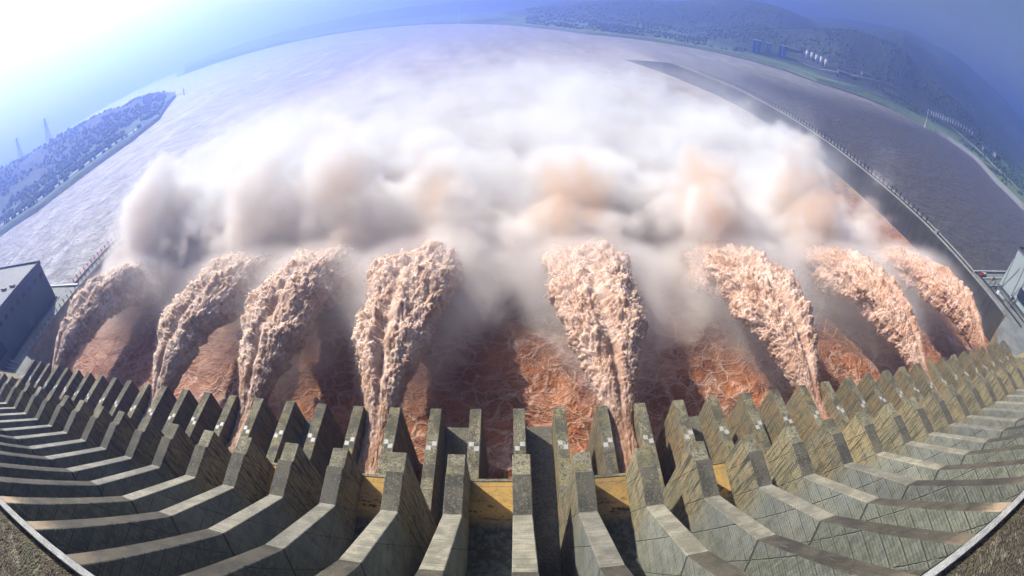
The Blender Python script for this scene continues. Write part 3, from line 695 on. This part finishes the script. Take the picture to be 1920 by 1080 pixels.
# pylons
MPYL = plain('galvanised_steel', (.16, .17, .18), .5, .1, .2)
def pylon_mesh(parent, H, th):
    mb = MB(); b = H*.11; t = H*.018; lv = [0, .2, .38, .54, .68, .8, .9, 1.0]
    wd = lambda q: b*(1-q)**1.3+t
    for q0, q1 in zip(lv, lv[1:]):
        for k in range(4):
            s0 = [(1, 1), (-1, 1), (-1, -1), (1, -1)][k]; s1 = [(1, 1), (-1, 1), (-1, -1), (1, -1)][(k+1) % 4]
            A = (s0[0]*wd(q0), s0[1]*wd(q0), q0*H); B = (s0[0]*wd(q1), s0[1]*wd(q1), q1*H); C = (s1[0]*wd(q1), s1[1]*wd(q1), q1*H); D = (s1[0]*wd(q0), s1[1]*wd(q0), q0*H)
            mb.bar(A, B, th, 4); mb.bar(A, C, th*.6, 4); mb.bar(D, B, th*.6, 4)
    mb.build('lattice_mast', MPYL, parent)
    for q in (.72, .84, .96):
        L = H*(.20 if q < .9 else .15); mb = MB()
        for s in (-1, 1):
            mb.bar((0, 0, q*H+H*.03), (s*L, 0, q*H), th*.7, 4); mb.bar((0, 0, q*H-H*.01), (s*L, 0, q*H), th*.7, 4); mb.bar((s*L, 0, q*H), (s*L, 0, q*H-H*.035), th*.6, 4)
        mb.build('cross_arm', MPYL, parent)
for az, r, H, rz, lab in ((-59.0, 1560, 84, .5, 'tallest grey lattice pylon on the hazy left bank, nearest the point'), (-63.2, 1600, 74, .5, 'middle grey lattice pylon on the hazy left bank'),
                          (-65.4, 1950, 72, .5, 'faint lattice pylon at the left edge, farthest of the left bank pylons'), (28.3, 1800, 92, -.3, 'lattice pylon on the right bank before the hill top'),
                          (22.3, 1900, 66, -.3, 'faint lattice pylon on the right bank above the pale shore road')):
    p = empty('pylon', atae(az, r), rz); p.location.z -= 1; tag(p, lab, 'pylon', 'power pylons on the banks'); pylon_mesh(p, H, .62)
# industrial towers and silos
MBL = plain('blue_sheet_cladding', (.05, .16, .50), .5, .12, .05); MWH = plain('white_sheet', (.62, .64, .66), .6, .1, .05)
def tower(az, r, wid, dep, H, lab, nwin):
    x, y, z = atae(az, r); t = empty('blue_tower', (x, y, z-1), -R(az)); tag(t, lab, 'industrial building', 'blue industrial towers on the far bank')
    MB().box(-wid/2, wid/2, -dep/2, dep/2, 0, H).build('wall', MBL, t); MB().box(-wid/2-.6, wid/2+.6, -dep/2-.6, dep/2+.6, H+.01, H+1.6).build('roof', MWH, t)
    for k in range(nwin):
        xx = -wid/2+wid*(k+.5)/nwin; MB().box(xx-1.3, xx+1.3, -dep/2-.25, -dep/2-.01, H*.12, H*.9).build('stair_shaft', MWH, t)
tower(30.3, 1530, 27, 20, 44, 'blue square tower with white roof edge on the far bank, left one', 1)
tower(31.7, 1560, 20, 18, 36, 'blue low block with white pipes between the two blue towers', 3)
tower(33.5, 1545, 25, 20, 40, 'blue square tower on the far bank, nearest the white silos', 1)
MSIL = plain('silo_concrete', (.55, .56, .56), .7, .1, .05)
for k in range(5):
    x, y, z = atae(36.6+k*.62, 1600-k*12); t = empty('silo', (x, y, z-1)); tag(t, ['leftmost of the five white silos on the far bank', 'second white silo from the blue towers', 'middle one of the five white silos', 'fourth white silo from the blue towers', 'rightmost of the five white silos on the far bank'][k], 'silo', 'white silos on the far bank')
    MB().bar((0, 0, 0), (0, 0, 27), 5.6, 20).build('barrel', MSIL, t, True); MB().bar((0, 0, 27.01), (0, 0, 30), 5.6, 20, 0, 1.2).build('cap', MPALE, t)
# sheds
for k, (az, r, w_, d_, h_, lab) in enumerate(((34.6, 1640, 60, 16, 12, 'long low shed behind the blue towers with a pale roof edge'), (41.5, 1530, 42, 18, 9, 'low pale shed right of the white silos'), (44.2, 1590, 30, 16, 10, 'small pale shed farther right of the white silos'),
        (61.5, 1560, 26, 14, 12, 'pale house near the right edge above the shore road'), (63.2, 1620, 30, 16, 14, 'larger pale house at the right edge of the far bank'), (12.5, 1540, 40, 16, 9, 'low white shed on the hazy bank at the top of the frame'))):
    x, y, z = atae(az, r); t = empty('shed', (x, y, z-1), -R(az)+.2*k); tag(t, lab, 'shed', 'sheds on the far bank')
    MB().box(-w_/2, w_/2, -d_/2, d_/2, 0, h_).build('wall', MPALE, t)
    v = [(-w_/2-1, -d_/2-1, h_+.01), (w_/2+1, -d_/2-1, h_+.01), (w_/2+1, d_/2+1, h_+.01), (-w_/2-1, d_/2+1, h_+.01), (-w_/2-1, 0, h_+4), (w_/2+1, 0, h_+4)]
    meshobj('roof', v, [(0, 1, 5, 4), (2, 3, 4, 5), (3, 0, 4), (1, 2, 5), (3, 2, 1, 0)], MROOF, t)
    for q in (-.3, 0, .3): MB().box(q*w_-1.5, q*w_+1.5, -d_/2-.2, -d_/2-.01, 2, 5.5).build('window', MGLAS, t)
# mooring posts and the signal mast
mp = None
for k in range(17):
    f_ = k/16; x = 1235+f_*190; y = 915-f_*70+14*math.sin(3*f_)
    if mp is None:
        mp = empty('mooring_post'); MB().bar((0, 0, -3), (0, 0, 15), 1.5, 10).build('shaft', MWH, mp); MB().bar((0, 0, 15.01), (0, 0, 16.4), 2.2, 10).build('head', MPALE, mp)
        o = mp
    else: o = copy_tree(mp)
    o.location = (x, y, max(gz(x, y), 0)); tag(o, 'pale mooring post in the far right-bank row, %s' % ('nearest the tall white mast' if k == 0 else 'number %d after the one by the mast' % k if k < 16 else 'the end one nearest the frame edge'), 'mooring post', 'mooring posts on the right bank')
    if 0 < k < 16: o['label'] = 'pale mooring post in the far right-bank row, %s from the mast end' % ORD[k+1]
x, y, z = atae(53.0, 1400, 4); ms = empty('signal_mast', (x, y, 0)); tag(ms, 'tall thin white mast standing at the water edge of the right bank', 'mast')
MB().bar((0, 0, -2), (0, 0, 56), 1.3, 8, 0, .7).build('pole', MWH, ms); MB().box(-3, 3, -1, 1, 42, 43).build('crosstree', MWH, ms); MB().box(-2, 2, -2, 2, 0, 7).build('footing', MWH, ms)
# beacon on the left point
x, y, z = atae(-40.7, 1560, 0); bc = empty('river_beacon', (x, y, 0)); tag(bc, 'small dark beacon post at the end of a thin boom off the left point', 'beacon')
MB().bar((0, 0, -2), (0, 0, 24), 1.4, 8).build('post', MDARK, bc)
x2, y2, _ = atae(-42.2, 1600, 0); MB().bar((0, 0, 8), (x2-x, y2-y, 9), .7, 6).build('boom', MDARK, bc)

# ------------------------------------------------------------------ spray (density computed on a grid, made a volume by geometry nodes)
VS = 2.4
BX0, BX1, BY0, BY1, BZ0, BZ1 = -300, 330, 72, 780, -1, 82
mnx, mny, mnz = int((BX1-BX0)/VS)+1, int((BY1-BY0)/VS)+1, int((BZ1-BZ0)/VS)+1
gx = np.linspace(BX0, BX1, mnx, dtype=np.float32); gy = np.linspace(BY0, BY1, mny, dtype=np.float32); gzv = np.linspace(BZ0, BZ1, mnz, dtype=np.float32)
X, Y, Z3 = np.meshgrid(gx, gy, gzv, indexing='ij')
wx_ = fbm(X*.012, Y*.012, Z3*.012, 2)*26; wz_ = fbm(X*.014+40, Y*.014, Z3*.014, 2)*16
nA = fbm(X*.011+3, Y*.008, Z3*.012, 3)                                    # large masses
nB = billow((X+wx_)*.026, (Y)*.022+7, (Z3+wz_)*.028, 4, .55)              # puffs
top = np.interp(Y, [66, 130, 150, 170, 200, 240, 290, 360, 460, 600, 780], [0, 4, 22, 33, 38, 41, 40, 36, 28, 14, 0])
gap = 0*X; plume = 0*X
for i in JETS:
    xj = (PX(i)+PX(i+1))/2; gap = np.maximum(gap, np.exp(-((X-xj)/15)**2)); plume = np.maximum(plume, np.exp(-((X-xj)/20)**2)*np.exp(-((Y-188)/30)**2))
yfront = 154+17*fbm(X*.022, Z3*.02, 0*X+8, 2)-14*sstep(40, 8, Z3)-8*(1-gap)
base = np.minimum(np.minimum(top+30*plume-Z3, (Y-yfront)*.75), np.minimum(X+268-.1*wx_, 240-X-.16*(Y-180))*.8)
nC = fbm(X*.02+31, Y*.018, Z3*.02, 3); nL = fbm(X*.0065+61, Y*.0065, Z3*.004, 2)
W0 = 1-worley((X+wx_*1.3)/48, (Y+wz_*1.4)/48, (Z3+wz_)/40, 11)
W1 = 1-worley((X+wx_)/24, (Y+wz_)/24, (Z3+wz_*.5)/22); W2 = 1-worley((X+wx_*.5)/11, (Y+wz_*.3)/11, (Z3+wz_*.4)/10.5, 40)
fin = pnoise(X*.17, Y*.17, Z3*.19)+.6*pnoise(X*.33, Y*.33, Z3*.36)
core = base-1.3*np.clip(yfront-6-Y, 0, None)+24*(nB-.27)+22*nA+22*nL+30*(W0-.72)+20*(W1-.72)+10*(W2-.72)+4.5*fin-1
dens = .085*sstep(0, 4.5, core)*np.clip(.5+1.9*nC+.8*nB, .08, 1.4)*np.interp(Y, [100, 150, 205, 250, 330, 460, 780], [1, 1, .85, .50, .22, .08, .02])
halo = base+26+30*(nB-.27)+26*nA+18*nL+14*(W1-.7)
dens += .0062*sstep(0, 50, halo)*np.interp(Y, [250, 450, 780], [1, .7, 0])*np.clip(.3+2.4*nB+1.2*nC, 0, 2)
# thin veil downstream
dens += .0052*sstep(200, 270, Y)*sstep(775, 520, Y)*sstep(80, 10, Z3)*np.clip(.5+2.0*nA+1.4*nC+1.0*nL, 0, 2)*sstep(-296, -215, X)*sstep(292, 205, X+8*nC-.03*(Y-300))
dens *= sstep(-299, -285, X)*sstep(329, 315, X)*sstep(81, 74, Z3)*sstep(779, 760, Y)
for k, i in enumerate(JETS):
    xc = (PX(i)+PX(i+1))/2; d = Y-66; cz = CAMZ-97.6+.455*d-.0066*d*d
    a = 4+8*sstep(6, 60, d)+.10*d; dz = Z3-cz
    q = np.sqrt(((X-xc-3)/(a+2+.05*d))**2+(np.where(dz > 0, dz/(5+.10*d), dz/(8+.42*d)))**2)+1.1*(nB-.27)
    dens += (.005+.008*(dz < 0)+.040*sstep(40, 95, d)+.035*sstep(62, 108, d))*sstep(1.45, .95, q-.22*(W2-.7))*sstep(2, 26, d)*sstep(150, 115, d)*np.clip(.2+2.6*nB, 0, 2)
dens *= sstep(0, 3, Z3+1)
dens = np.where(dens < .0006, 0, dens).astype(np.float32)
me = bpy.data.meshes.new('spray_mist'); me.vertices.add(dens.size); at = me.attributes.new('dval', 'FLOAT', 'POINT'); at.data.foreach_set('value', dens.ravel())
mist = bpy.data.objects.new('spray_mist', me); COL.objects.link(mist); tag(mist, 'billowing white and tan spray rising where the jets strike the river', 'spray', None, 'stuff')
mm_ = bpy.data.materials.new('spray_mist'); mm_.use_nodes = True; t = mm_.node_tree; t.nodes.clear()
out = t.nodes.new('ShaderNodeOutputMaterial'); pv = t.nodes.new('ShaderNodeVolumePrincipled'); t.links.new(pv.outputs[0], out.inputs['Volume'])
pv.inputs['Density'].default_value = 1.0; pv.inputs['Anisotropy'].default_value = .0
tc = t.nodes.new('ShaderNodeTexCoord'); sp = t.nodes.new('ShaderNodeSeparateXYZ'); t.links.new(tc.outputs['Object'], sp.inputs[0])
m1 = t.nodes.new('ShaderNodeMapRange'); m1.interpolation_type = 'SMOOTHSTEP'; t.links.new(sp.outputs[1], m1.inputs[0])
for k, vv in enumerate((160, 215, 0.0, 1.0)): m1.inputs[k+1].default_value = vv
mx = t.nodes.new('ShaderNodeMix'); mx.data_type = 'RGBA'; t.links.new(m1.outputs[0], mx.inputs[0]); mx.inputs[6].default_value = (.93, .885, .845, 1); mx.inputs[7].default_value = (.855, .86, .845, 1)  # sunlit far side dulled through its albedo, shaded front kept lighter
last = mx.outputs[2]
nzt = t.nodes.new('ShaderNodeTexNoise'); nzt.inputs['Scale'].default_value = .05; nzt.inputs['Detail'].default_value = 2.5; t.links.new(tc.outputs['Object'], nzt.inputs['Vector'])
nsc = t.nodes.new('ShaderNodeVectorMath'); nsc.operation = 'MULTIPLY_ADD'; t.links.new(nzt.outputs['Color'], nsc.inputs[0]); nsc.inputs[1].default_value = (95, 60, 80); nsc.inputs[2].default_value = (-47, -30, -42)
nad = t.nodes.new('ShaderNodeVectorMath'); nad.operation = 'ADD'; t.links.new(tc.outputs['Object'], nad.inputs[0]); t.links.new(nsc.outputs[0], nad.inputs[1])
for i, bs in zip(JETS, (.35, .3, .55, .75, 1, 1, .9, .6)):  # brownish shadow behind each jet tinted into the muddy spray colour
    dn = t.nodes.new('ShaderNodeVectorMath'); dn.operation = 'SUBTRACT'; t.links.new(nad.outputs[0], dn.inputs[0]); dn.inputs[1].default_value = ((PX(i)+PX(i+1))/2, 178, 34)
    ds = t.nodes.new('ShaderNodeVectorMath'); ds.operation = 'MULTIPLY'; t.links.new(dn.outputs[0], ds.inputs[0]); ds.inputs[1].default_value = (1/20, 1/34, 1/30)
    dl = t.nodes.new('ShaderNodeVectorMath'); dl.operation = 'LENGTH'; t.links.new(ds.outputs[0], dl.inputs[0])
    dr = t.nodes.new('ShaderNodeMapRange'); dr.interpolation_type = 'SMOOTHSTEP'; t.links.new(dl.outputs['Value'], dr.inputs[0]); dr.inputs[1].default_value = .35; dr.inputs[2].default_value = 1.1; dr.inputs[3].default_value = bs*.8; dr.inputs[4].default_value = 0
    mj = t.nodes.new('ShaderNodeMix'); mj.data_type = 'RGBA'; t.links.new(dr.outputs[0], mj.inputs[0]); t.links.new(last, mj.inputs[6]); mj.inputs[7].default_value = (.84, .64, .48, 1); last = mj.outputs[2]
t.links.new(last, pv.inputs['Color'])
gn = bpy.data.node_groups.new('mist_volume', 'GeometryNodeTree')
gn.interface.new_socket('Geometry', in_out='INPUT', socket_type='NodeSocketGeometry'); gn.interface.new_socket('Geometry', in_out='OUTPUT', socket_type='NodeSocketGeometry')
N = gn.nodes; gi = N.new('NodeGroupInput'); go = N.new('NodeGroupOutput'); vc = N.new('GeometryNodeVolumeCube')
def iset(n, nm, v): n.inputs[nm].default_value = v
iset(vc, 'Min', (BX0, BY0, BZ0)); iset(vc, 'Max', (BX1, BY1, BZ1)); iset(vc, 'Resolution X', mnx); iset(vc, 'Resolution Y', mny); iset(vc, 'Resolution Z', mnz)
pos = N.new('GeometryNodeInputPosition'); sp = N.new('ShaderNodeSeparateXYZ'); gn.links.new(pos.outputs[0], sp.inputs[0])
def gm(op, a, b, c=None):
    n = N.new('ShaderNodeMath'); n.operation = op
    for k, v in enumerate((a, b, c)):
        if v is None: continue
        if isinstance(v, bpy.types.NodeSocket): gn.links.new(v, n.inputs[k])
        else: n.inputs[k].default_value = v
    return n.outputs[0]
ii = [gm('ROUND', gm('DIVIDE', gm('SUBTRACT', sp.outputs[k], b0), (b1-b0)/(nn_-1)), 0) for k, (b0, b1, nn_) in enumerate(((BX0, BX1, mnx), (BY0, BY1, mny), (BZ0, BZ1, mnz)))]
ii = [gm('MINIMUM', gm('MAXIMUM', a_, 0.0), float(n_-1)) for a_, n_ in zip(ii, (mnx, mny, mnz))]
lin = gm('MULTIPLY_ADD', gm('MULTIPLY_ADD', ii[0], float(mny), ii[1]), float(mnz), ii[2])
na = N.new('GeometryNodeInputNamedAttribute'); na.data_type = 'FLOAT'; na.inputs['Name'].default_value = 'dval'
si = N.new('GeometryNodeSampleIndex'); si.data_type = 'FLOAT'; si.domain = 'POINT'; gn.links.new(gi.outputs[0], si.inputs['Geometry'])
gn.links.new(na.outputs['Attribute'], si.inputs['Value']); gn.links.new(lin, si.inputs['Index']); gn.links.new(si.outputs[0], vc.inputs['Density'])
smn = N.new('GeometryNodeSetMaterial'); smn.inputs['Material'].default_value = mm_; gn.links.new(vc.outputs[0], smn.inputs[0]); gn.links.new(smn.outputs[0], go.inputs[0])
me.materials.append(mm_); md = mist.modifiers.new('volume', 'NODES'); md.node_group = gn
mm_.cycles.volume_step_rate = 2.5

# ------------------------------------------------------------------ haze
hz = MB().box(-3700, 5800, -420, 5700, -6, 480).build('haze', bpy.data.materials.new('haze')); tag(hz, 'pale blue haze over the river and the far hills', 'haze', None, 'stuff')
hm = hz.data.materials[0]; hm.use_nodes = True; t = hm.node_tree; t.nodes.clear(); out = t.nodes.new('ShaderNodeOutputMaterial'); pv = t.nodes.new('ShaderNodeVolumePrincipled')
pv.inputs['Density'].default_value = .00048; pv.inputs['Color'].default_value = (.32, .465, 1.0, 1); pv.inputs['Anisotropy'].default_value = .74
t.links.new(pv.outputs[0], out.inputs['Volume'])
